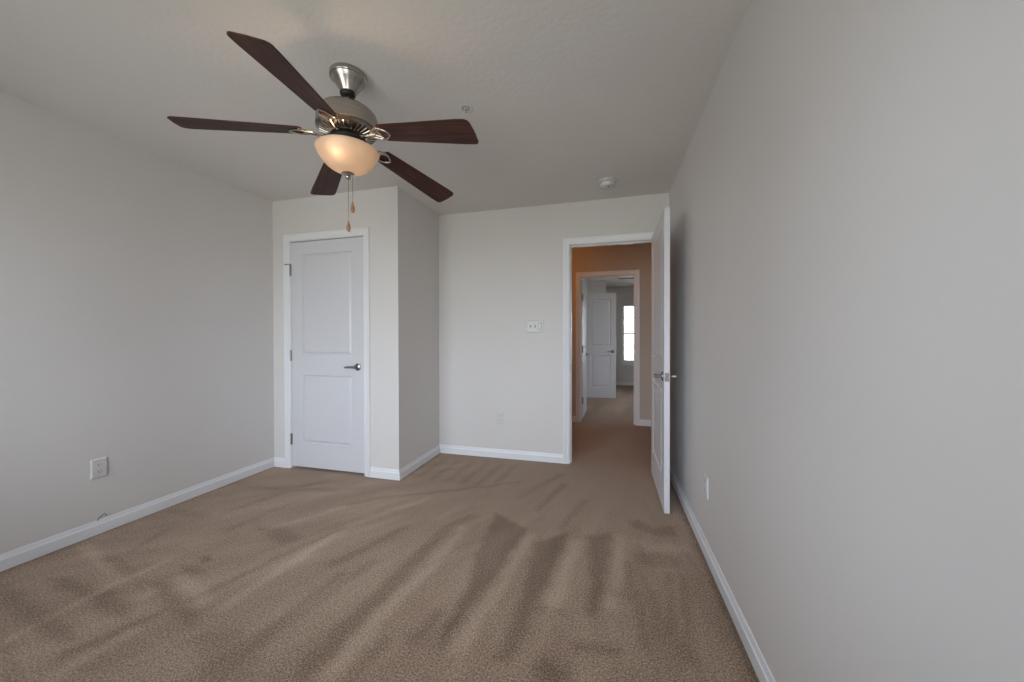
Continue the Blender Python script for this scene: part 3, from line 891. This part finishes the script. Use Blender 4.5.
def window(name, x0, x1, z0, z1, yin, face, label, blinds):
    """Double hung window in a wall; yin is the room face of the wall, face points from the glass into the room."""
    root = empty(name, ((x0 + x1) / 2, yin - face * 0.07, z0))
    tag(root, label, 'window', kind='structure')
    w, h = x1 - x0, z1 - z0
    hw = w / 2
    bm = bmesh.new()
    fw = 0.045
    add_box(bm, -hw, -hw + fw, -0.035, 0.035, 0, h)
    add_box(bm, hw - fw, hw, -0.035, 0.035, 0, h)
    add_box(bm, -hw + fw, hw - fw, -0.035, 0.035, 0, fw)
    add_box(bm, -hw + fw, hw - fw, -0.035, 0.035, h - fw, h)
    obj('window_frame', bm, M['trim'], root, smooth=False)
    bm = bmesh.new()
    add_box(bm, -hw + fw, hw - fw, -0.02, 0.02, h * 0.5 - 0.022, h * 0.5 + 0.022)
    obj('meeting_rail', bm, M['shutter'] if blinds else M['trim'], root, smooth=False)  # far window's white rail painted grey to look backlit
    bm = bmesh.new()
    for q in (0.25, 0.78):
        add_box(bm, -hw + fw, hw - fw, -0.008, 0.008, h * q - 0.014, h * q + 0.014)
    add_box(bm, -0.009, 0.009, -0.008, 0.008, fw, h * 0.5 - 0.022)
    add_box(bm, -0.009, 0.009, -0.008, 0.008, h * 0.5 + 0.022, h - fw)
    obj('muntins', bm, M['trim'], root, smooth=False)
    bm = bmesh.new()
    add_box(bm, -hw + fw, hw - fw, -0.002, 0.002, fw, h - fw)
    obj('pane', bm, M['glass'], root, smooth=False)
    bm = bmesh.new()
    s = face
    ya, yb = sorted((0.035 * s, (0.07 + 0.035) * s))
    add_box(bm, -hw - 0.04, hw + 0.04, ya, yb, -0.022, 0.0, 0.004)
    ya, yb = sorted((0.071 * s, 0.083 * s))
    add_box(bm, -hw - 0.02, hw + 0.02, ya, yb, -0.09, -0.022, 0.003)
    obj('window_sill', bm, M['trim'], root)
    return root


for i, (a, b) in enumerate(REAR_WINDOWS):
    window('window_%d' % (i + 2), a, b, RW_Z0, RW_Z1, YR, 1, ['window of the rear wall near the socket wall', 'window of the rear wall nearer the blank wall'][i], False)
side = window('window_4', -(SW_Y1 - SW_Y0) / 2, (SW_Y1 - SW_Y0) / 2, RW_Z0, RW_Z1, 0.0, 1, 'unseen side window added to light the far room', False)  # made-up window, out of view, lets more daylight into the far room
side.location = (1.48 + 0.07, (SW_Y0 + SW_Y1) / 2, RW_Z0)
side.rotation_euler = (0, 0, radians(90))
window('window_1', FW_L, FW_R, FW_Z0, FW_Z1, FAR1, -1, 'bright white double hung window seen down the hall beyond two doorways', True)
bl = empty('window_blind', ((FW_L + FW_R) / 2, FAR1 - 0.025, FW_Z0))
tag(bl, 'white slatted blind hanging open in the bright far window', 'blind')
bm = bmesh.new()
n = 46
for k in range(n):
    z = 0.03 + (FW_Z1 - FW_Z0 - 0.09) * k / (n - 1)
    hw = (FW_R - FW_L) / 2 - 0.012
    add_box(bm, -hw, hw, -0.0115, 0.0115, z - 0.0006, z + 0.0006)
obj('slats', bm, M['white_plastic'], bl, smooth=False)
bm = bmesh.new()
add_box(bm, -hw, hw, -0.013, 0.013, FW_Z1 - FW_Z0 - 0.03, FW_Z1 - FW_Z0 - 0.001, 0.002)
obj('head_rail', bm, M['white_plastic'], bl)
bm = bmesh.new()
for x in (-hw * 0.75, 0, hw * 0.75):
    add_tube(bm, [(x, 0, 0.02), (x, 0, FW_Z1 - FW_Z0 - 0.03)], 0.001, 6)
obj('ladder_cord', bm, M['white_plastic'], bl)

# ------------------------------------------------------------------ wall plates


def plate_bm(w, h, t=0.006):
    """Bevelled cover plate, face looking along -y, back at y = 0."""
    bm = bmesh.new()
    rows = []
    for ins, y in ((0, 0), (0, -t * 0.35), (0.002, -t * 0.75), (0.005, -t)):
        rows.append([bm.verts.new((sx * (w / 2 - ins), y, sz * (h / 2 - ins))) for sx, sz in ((-1, -1), (1, -1), (1, 1), (-1, 1))])
    for A, B in zip(rows, rows[1:]):
        for e in range(4):
            bm.faces.new((A[e], A[(e + 1) % 4], B[(e + 1) % 4], B[e]))
    bm.faces.new(rows[-1])
    bm.faces.new(rows[0][::-1])
    return bm


def outlet(loc, rz, label, t=0.006):
    o = empty('wall_outlet', loc, rz)
    tag(o, label, 'outlet', 'duplex wall outlets above the baseboards')
    obj('cover_plate', plate_bm(0.072, 0.116, t), M['white_plastic'], o, angle=25)
    for s in (1, -1):
        bm = bmesh.new()
        ring = [(0.0172 * cos(a) if abs(sin(a)) < 0.8 else 0.0172 * cos(a), 0.0143 * max(-0.86, min(0.86, sin(a))) / 0.86) for a in [2 * pi * i / 28 for i in range(28)]]
        A = [bm.verts.new((x, -t + 0.0005, z + s * 0.0195)) for x, z in ring]
        B = [bm.verts.new((x, -t - 0.0022, z + s * 0.0195)) for x, z in ring]
        for i in range(28):
            bm.faces.new((A[i], A[(i + 1) % 28], B[(i + 1) % 28], B[i]))
        bm.faces.new(B)
        f = obj('receptacle', bm, M['white_plastic'], o, angle=25)
        bm = bmesh.new()
        zc = s * 0.0195
        yy = -t - 0.0024
        add_box(bm, -0.0076, -0.0052, yy, yy + 0.001, zc - 0.0015, zc + 0.0075)
        add_box(bm, 0.0052, 0.0076, yy, yy + 0.001, zc - 0.0005, zc + 0.0065)
        add_box(bm, -0.0025, 0.0025, yy, yy + 0.001, zc - 0.0095, zc - 0.005, 0.0004, 1)
        obj('plug_slots', bm, M['slot'], f, smooth=False)
    bm = bmesh.new()
    add_lathe(bm, [(0, 0.0012), (0.0028, 0.0008), (0.003, 0)], 12, (0, -t, 0), R=Matrix.Rotation(radians(90), 3, 'X'))
    obj('screw', bm, M['white_plastic'], o)
    return o


outlet((-W, 1.461, 0.396), radians(90), 'white duplex outlet on the long plain wall facing the open door', 0.009)
outlet((0, 2.150, 0.372), radians(-90), 'white duplex outlet just beyond the open door on the blank wall')
outlet((-1.541, D, 0.395), 0, 'small white duplex outlet below the light switches')

sw = empty('light_switch', (-1.189, D, 1.290))
tag(sw, 'white three gang light switch plate beside the doorway', 'light switch')
obj('cover_plate', plate_bm(0.166, 0.116), M['white_plastic'], sw, angle=25)
for k, x in enumerate((-0.046, 0.0)):
    bm = bmesh.new()
    add_box(bm, x - 0.0055, x + 0.0055, -0.0075, -0.0050, -0.0125, 0.0125, 0.0008, 1)
    f = obj('toggle_slot', bm, M['shutter'], sw)
    bm = bmesh.new()
    ret = bmesh.ops.create_cube(bm, size=1.0)
    for v in ret['verts']:
        a = 0.55 if v.co.y < 0 else 1.0
        v.co = Vector((x + v.co.x * 0.008 * a, -0.0125 + v.co.y * 0.013, v.co.z * 0.010 * a - (0.006 if v.co.y < 0 else 0)))
    obj('toggle', bm, M['white_plastic'], f, smooth=False)
bm = bmesh.new()
add_box(bm, 0.046 - 0.0175, 0.046 + 0.0175, -0.0068, -0.0050, -0.035, 0.035, 0.0015, 1)
f = obj('rocker_frame', bm, M['shutter'], sw)
bm = bmesh.new()
vs = [(-0.0150, -0.0068, -0.0315), (0.0150, -0.0068, -0.0315), (0.0150, -0.0068, 0.0315), (-0.0150, -0.0068, 0.0315),
      (-0.0145, -0.0085, -0.0310), (0.0145, -0.0085, -0.0310), (0.0145, -0.0125, 0.0310), (-0.0145, -0.0125, 0.0310)]
v = [bm.verts.new((x + 0.046, y, z)) for x, y, z in vs]
for q in ((0, 1, 5, 4), (1, 2, 6, 5), (2, 3, 7, 6), (3, 0, 4, 7), (4, 5, 6, 7)):
    bm.faces.new([v[i] for i in q])
obj('rocker', bm, M['white_plastic'], f, smooth=False)
for x in (-0.046, 0.0, 0.046):
    for z in (-0.048, 0.048):
        bm = bmesh.new()
        add_lathe(bm, [(0, 0.0012), (0.0028, 0.0008), (0.003, 0)], 10, (x, -0.006, z), R=Matrix.Rotation(radians(90), 3, 'X'))
        obj('screw', bm, M['white_plastic'], sw)

# little bent wire above the baseboard, built as a thin tube
bm = bmesh.new()  # unidentified dark mark, modelled as a bent tube
add_tube(bm, [(-W + 0.004, 1.452, 0.080), (-W + 0.006, 1.457, 0.094), (-W + 0.009, 1.470, 0.104), (-W + 0.012, 1.480, 0.112), (-W + 0.012, 1.486, 0.104), (-W + 0.012, 1.489, 0.094)], 0.0022, 8)
tag(obj('bent_mark', bm, M['grey_mark']), 'tiny bent grey wire just above the baseboard under the outlet', 'mark')

# ------------------------------------------------------------------ ceiling fittings
sd = empty('smoke_detector', (-0.520, 3.010, H))
tag(sd, 'round white smoke detector on the ceiling before the doorway', 'smoke detector')
bm = bmesh.new()
add_lathe(bm, [(0, 0), (0.070, 0), (0.071, -0.006), (0.068, -0.014), (0.058, -0.016), (0, -0.016)], 48)
obj('mounting_base', bm, M['white_plastic'], sd)
bm = bmesh.new()
add_lathe(bm, [(0, -0.016), (0.050, -0.016), (0.050, -0.021), (0.058, -0.023), (0.059, -0.036), (0.054, -0.046), (0.044, -0.051), (0.024, -0.053), (0, -0.053)], 48)
cv = obj('cover', bm, M['white_plastic'], sd)
bm = bmesh.new()
for k in range(14):
    a = 2 * pi * k / 14
    if abs(a - 4.7) < 0.3:
        continue
    c, s = cos(a), sin(a)
    add_tube(bm, [(0.0500 * cos(a - .12), 0.0500 * sin(a - .12), -0.0488), (0.0500 * c, 0.0500 * s, -0.0488), (0.0500 * cos(a + .12), 0.0500 * sin(a + .12), -0.0488)], 0.0016, 6)
obj('vent_slots', bm, M['shutter'], cv)
bm = bmesh.new()
add_lathe(bm, [(0, -0.0555), (0.010, -0.055), (0.0115, -0.0525)], 20, (0.012, -0.016, 0))
obj('test_button', bm, M['shutter'], cv)

sk = empty('fire_sprinkler', (-1.267, 1.858, H))
sk.scale = (1, 1, 0.5)
tag(sk, 'small recessed white fire sprinkler head on the ceiling past a fan blade tip', 'sprinkler')
bm = bmesh.new()
add_lathe(bm, [(0.024, -0.001), (0.0405, 0), (0.0415, -0.003), (0.036, -0.007), (0.028, -0.009), (0.025, -0.004), (0.0235, -0.001), (0.024, -0.001)], 40)
obj('escutcheon', bm, M['white_plastic'], sk)
bm = bmesh.new()
add_lathe(bm, [(0, -0.0008), (0.0245, -0.0008), (0.0245, -0.0002), (0, -0.0002)], 32)
obj('recess', bm, M['shade_grey'], sk)
bm = bmesh.new()
add_lathe(bm, [(0, 0), (0.010, 0), (0.011, -0.004), (0.011, -0.010), (0.007, -0.013), (0, -0.013)], 16)
for s in (1, -1):
    add_tube(bm, [(s * 0.009, 0, -0.011), (s * 0.0115, 0, -0.020), (s * 0.009, 0, -0.030), (s * 0.003, 0, -0.036)], 0.0022, 8)
add_lathe(bm, [(0, -0.035), (0.003, -0.035), (0.003, -0.040), (0, -0.040)], 12)
obj('frame_arms', bm, M['white_plastic'], sk)
bm = bmesh.new()
add_lathe(bm, [(0, -0.0395), (0.008, -0.0395), (0.0135, -0.0415), (0.0135, -0.0425), (0.008, -0.0410), (0, -0.0410)], 20)
obj('deflector', bm, M['white_plastic'], sk)
bm = bmesh.new()
add_lathe(bm, [(0, -0.013), (0.0035, -0.014), (0.0035, -0.047), (0, -0.048)], 10)
obj('glass_bulb', bm, M['slot'], sk)

av = empty('air_vent', (-0.145, 7.93, H))
tag(av, 'white slotted air vent on the ceiling beyond the second doorway', 'vent')
bm = bmesh.new()
for (a, b, c, d) in ((-0.175, 0.175, -0.10, -0.075), (-0.175, 0.175, 0.075, 0.10), (-0.175, -0.15, -0.075, 0.075), (0.15, 0.175, -0.075, 0.075)):
    add_box(bm, a, b, c, d, -0.016, 0, 0.003, 1)
obj('vent_frame', bm, M['white_plastic'], av)
bm = bmesh.new()
add_box(bm, -0.15, 0.15, -0.075, 0.075, -0.0015, -0.0005)
obj('duct_opening', bm, M['slot'], av, smooth=False)
bm = bmesh.new()
for k in range(7):
    y = -0.062 + 0.0205 * k
    add_box(bm, -0.15, 0.15, y, y + 0.003, -0.007, -0.002)
obj('louvers', bm, M['shutter'], av, smooth=False)

# ------------------------------------------------------------------ ceiling fan
FX, FY = -1.7195, 1.4760
fan = empty('ceiling_fan', (FX, FY, H))
tag(fan, 'brushed nickel ceiling fan with five dark wood blades and a lit glass bowl', 'ceiling fan')
zf = lambda z: z - H
bm = bmesh.new()
add_lathe(bm, [(0, 0), (0.082, 0), (0.0840, -0.003), (0.0840, -0.019), (0.082, -0.0225), (0.0775, -0.0230), (0.0755, -0.0255), (0.0745, -0.028), (0.064, -0.042), (0.053, -0.058), (0.044, -0.072), (0.038, -0.083), (0.036, -0.087), (0.030, -0.088), (0, -0.088)], 64)
obj('canopy', bm, M['nickel'], fan).location = (0.003, 0.004, 0)
bm = bmesh.new()
add_lathe(bm, [(0, -0.086), (0.0335, -0.087), (0.0350, -0.092), (0.033, -0.100), (0.026, -0.107), (0.017, -0.111), (0.0135, -0.1115)], 40)
bc = obj('ball_cover', bm, M['black'], fan)
bc['label'] = 'black rubber cover under the canopy'
bm = bmesh.new()
add_lathe(bm, [(0.0125, -0.10), (0.0125, -0.150), (0.019, -0.152), (0.019, -0.168), (0, -0.168)], 24)
obj('downrod', bm, M['nickel'], fan)
bm = bmesh.new()
add_lathe(bm, [(0.017, zf(2.276)), (0.060, zf(2.273)), (0.103, zf(2.266)), (0.121, zf(2.258)), (0.1305, zf(2.246)), (0.1365, zf(2.230)), (0.1378, zf(2.212)), (0.1378, zf(2.198)),
               (0.1388, zf(2.196)), (0.1388, zf(2.174)), (0.134, zf(2.171)), (0.128, zf(2.165)), (0.122, zf(2.159))], 72)
mh = obj('motor_housing', bm, M['nickel'], fan)
bm = bmesh.new()   # slotted lower cowl: dark inner cone and raised fins
add_lathe(bm, [(0.122, zf(2.158)), (0.100, zf(2.152)), (0.078, zf(2.148)), (0.0, zf(2.147))], 60)
obj('vent_cone', bm, M['black'], mh)
bm = bmesh.new()
for k in range(36):
    a = 2 * pi * k / 36
    c, s = cos(a), sin(a)
    add_tube(bm, [(0.123 * c, 0.123 * s, zf(2.157)), (0.100 * c, 0.100 * s, zf(2.1495)), (0.080 * c, 0.080 * s, zf(2.1455))], 0.0034, 6, 1.0)
add_lathe(bm, [(0.084, zf(2.1475)), (0.084, zf(2.142)), (0.078, zf(2.140)), (0.074, zf(2.142)), (0.074, zf(2.147))], 48)
obj('vent_fins', bm, M['nickel'], mh)
bm = bmesh.new()
add_lathe(bm, [(0, zf(2.146)), (0.068, zf(2.146)), (0.070, zf(2.142)), (0.070, zf(2.128)), (0.066, zf(2.124)), (0, zf(2.124))], 48)
fw = obj('flywheel', bm, M['black'], fan)
fw['label'] = 'black flywheel ring'
bm = bmesh.new()
add_lathe(bm, [(0, zf(2.126)), (0.042, zf(2.126)), (0.045, zf(2.122)), (0.045, zf(2.094)), (0.058, zf(2.088)), (0.092, zf(2.085)), (0.096, zf(2.081)), (0.092, zf(2.078)), (0, zf(2.078))], 56)
obj('switch_housing', bm, M['nickel'], fan)

# glass bowl
bm = bmesh.new()
prof = []
zt, zb, Rb = 2.074, 1.968, 0.1405
_dep = zt - zb
_Rs = (Rb * Rb + _dep * _dep) / (2 * _dep)
prof = []
N = 20
_amax = math.asin(Rb / _Rs) if _dep < _Rs else pi / 2
for i in range(N + 1):
    a = _amax * (1 - i / N)
    prof.append((max(_Rs * sin(a), 0.012), zf(zb + _Rs - _Rs * cos(a))))
inner = [(max(r - 0.0035, 0.012), z + (0.0025 if i > 3 else 0)) for i, (r, z) in enumerate(prof)][::-1]
add_lathe(bm, inner[:-1] + [(Rb - 0.0035, zf(zt) + 0.001), (Rb - 0.001, zf(zt) + 0.003), (Rb + 0.0015, zf(zt) + 0.001)] + prof, 72)
bowl = obj('glass_bowl', bm, M['bowl'], fan, angle=60)
bowl['label'] = 'frosted glass light bowl glowing warm'
bm = bmesh.new()
add_lathe(bm, [(0, zf(1.9690)), (0.028, zf(1.9690)), (0.030, zf(1.9655)), (0.025, zf(1.9625)), (0.013, zf(1.9600)), (0.010, zf(1.956)), (0.0125, zf(1.951)), (0.011, zf(1.945)), (0.006, zf(1.941)), (0, zf(1.940))], 32)
obj('finial', bm, M['nickel'], bowl)
# lamp inside the bowl
BX, BY, BZ = 0.018, -0.085, zf(2.031)
bm = bmesh.new()
add_lathe(bm, [(0, -0.014), (0.007, -0.0125), (0.012, -0.006), (0.0135, 0.0), (0.012, 0.008), (0.008, 0.017), (0.007, 0.030), (0, 0.030)], 20, (BX, BY, BZ))
bb = obj('light_bulb', bm, M['bulb'], bowl)
bb['label'] = 'lit bulb inside the glass'


def blade_bm():
    """Blade along local +x from r0 to r1, pitched; thickness 6 mm; widening to the tip with rounded corners."""
    r0, r1, w0, w1, t = 0.186, 0.666, 0.098, 0.140, 0.006
    half = lambda r: (w0 + (w1 - w0) * min(1, (r - r0) / (r1 - r0) * 1.15)) / 2
    edge = []
    # one side out, round the tip, back along the other side
    cr0, crA, crB = 0.018, 0.027, 0.019
    for k in range(7):
        a = pi / 2 * k / 6
        edge.append((r0 + cr0 - cr0 * cos(a), -half(r0) + cr0 - cr0 * sin(a)))
    for k in range(1, 12):
        r = r0 + cr0 + (r1 - crA - r0 - cr0) * k / 12
        edge.append((r, -half(r)))
    for k in range(9):
        a = pi / 2 * k / 8
        edge.append((r1 - crA + crA * sin(a), -half(r1) + crA - crA * cos(a)))
    edge.append((r1 + 0.003, 0.0))
    for k in range(9):
        a = pi / 2 * k / 8
        edge.append((r1 - crB + crB * cos(a), half(r1) - crB + crB * sin(a)))
    for k in range(1, 12):
        r = r1 - crB + (r0 + cr0 - r1 + crB) * k / 12
        edge.append((r, half(r)))
    for k in range(7):
        a = pi / 2 * k / 6
        edge.append((r0 + cr0 - cr0 * sin(a), half(r0) - cr0 + cr0 * cos(a)))
    bm = bmesh.new()
    b = 0.0012
    lay = []
    for z, ins in ((0, b), (b, 0), (t - b, 0), (t, b)):
        row = []
        for x, y in edge:
            cx, cy = (r0 + r1) / 2, 0
            row.append(bm.verts.new((x + (ins if x < cx else -ins), y + (ins if y < 0 else -ins), z)))
        lay.append(row)
    n = len(edge)
    for A, B in zip(lay, lay[1:]):
        for i in range(n):
            bm.faces.new((A[i], A[(i + 1) % n], B[(i + 1) % n], B[i]))
    bm.faces.new(lay[0][::-1])
    bm.faces.new(lay[-1])
    return bm


def iron_bm():
    """Cast blade iron in the blade's unpitched frame: a swept arm from the flywheel, an open scroll and a three finger plate under the blade."""
    bm = bmesh.new()
    add_tube(bm, [(0.050, 0, -0.004), (0.078, 0, -0.010), (0.100, 0, -0.0175), (0.122, 0, -0.0165), (0.145, 0, -0.010), (0.165, 0, -0.006)], [0.0085, 0.0085, 0.0075, 0.007, 0.0065, 0.006], 10, 0.75)
    for s in (1, -1):
        add_tube(bm, [(0.130, 0, -0.011), (0.146, s * 0.016, -0.008), (0.162, s * 0.026, -0.005), (0.180, s * 0.033, -0.004), (0.200, s * 0.033, -0.004), (0.218, s * 0.024, -0.004), (0.233, s * 0.014, -0.004), (0.242, 0, -0.004)], [0.0055, 0.0052, 0.005, 0.0052, 0.0052, 0.0048, 0.0045, 0.0045], 8, 0.65)
        add_tube(bm, [(0.153, 0, -0.0065), (0.168, s * 0.010, -0.005), (0.185, s * 0.020, -0.004), (0.198, s * 0.029, -0.004)], 0.0042, 8, 0.65)
        add_lathe(bm, [(0, -0.0085), (0.004, -0.008), (0.0085, -0.0055), (0.0085, 0)], 16, (0.196, s * 0.031, 0))
    add_lathe(bm, [(0, -0.0085), (0.004, -0.008), (0.0085, -0.0055), (0.0085, 0)], 16, (0.237, 0, 0))
    return bm


BLADE_PH, BLADE_PITCH, DROOP = radians(-74.6), radians(-11.85), math.atan2(0.0647, 0.462)
first = None
ROOT_Z = zf(2.131)
for k in range(5):
    if first is None:
        b_ = obj('fan_blade', blade_bm(), M['wood'], fan, angle=30)
        ir = obj('blade_iron', iron_bm(), M['nickel'], b_)
        ir['label'] = 'scrolled nickel blade bracket'
        first = (b_, ir)
    else:
        b_ = first[0].copy()
        ir = first[1].copy()
        COL.objects.link(b_)
        COL.objects.link(ir)
        b_.parent = fan
        ir.parent = b_
    th = BLADE_PH + k * 2 * pi / 5
    # droop about the blade root, pitch about the blade's own length
    Mx = Matrix.Rotation(th, 4, 'Z') @ Matrix.Translation((0.187, 0, ROOT_Z)) @ Matrix.Rotation(DROOP, 4, 'Y') @ Matrix.Translation((-0.187, 0, 0)) @ Matrix.Rotation(BLADE_PITCH, 4, 'X')
    b_.matrix_parent_inverse = Matrix.Identity(4)
    b_.matrix_basis = Mx
    # the iron stays level at the hub and follows the pitch under the blade
    ir.matrix_parent_inverse = Matrix.Identity(4)
    ir.matrix_basis = Matrix.Identity(4)

# pull chains
for (dx, dy, ztop, zend) in ((0.004, -0.004, 1.946, 1.700), (0.020, 0.006, 1.962, 1.792)):
    bm = bmesh.new()
    n = int((ztop - zend - 0.03) / 0.0046)
    for i in range(n):
        z = ztop - 0.0046 * i
        add_lathe(bm, [(0, 0.0019), (0.0013, 0.0013), (0.0018, 0), (0.0013, -0.0013), (0, -0.0019)], 6, (dx, dy, zf(z)))
    add_tube(bm, [(dx, dy, zf(ztop)), (dx, dy, zf(zend + 0.028))], 0.0007, 6)
    ch = obj('pull_chain', bm, M['nickel'], fan)
    bm = bmesh.new()
    z0 = zend
    add_lathe(bm, [(0, zf(z0 - 0.012)), (0.0045, zf(z0 - 0.011)), (0.0085, zf(z0 - 0.003)), (0.0095, zf(z0 + 0.006)), (0.0080, zf(z0 + 0.018)), (0.0050, zf(z0 + 0.030)), (0.0035, zf(z0 + 0.036)), (0.0042, zf(z0 + 0.040)), (0, zf(z0 + 0.042))], 20, (dx, dy, 0))
    pd = obj('pendant', bm, M['pendant'], ch)
    pd['label'] = 'wooden teardrop pull'

# the blade circle runs a touch out of level, as on many ceiling fans
_n = Vector((0.0274, 0.0109, 1.0)).normalized()
_q = Vector((0, 0, 1)).rotation_difference(_n).to_matrix().to_4x4()
_tilt = Matrix.Translation((-0.0022, -0.005, ROOT_Z)) @ _q @ Matrix.Translation((0, 0, -ROOT_Z))
for ch in fan.children:
    if ch.name.startswith('fan_blade'):
        ch.matrix_basis = _tilt @ ch.matrix_basis
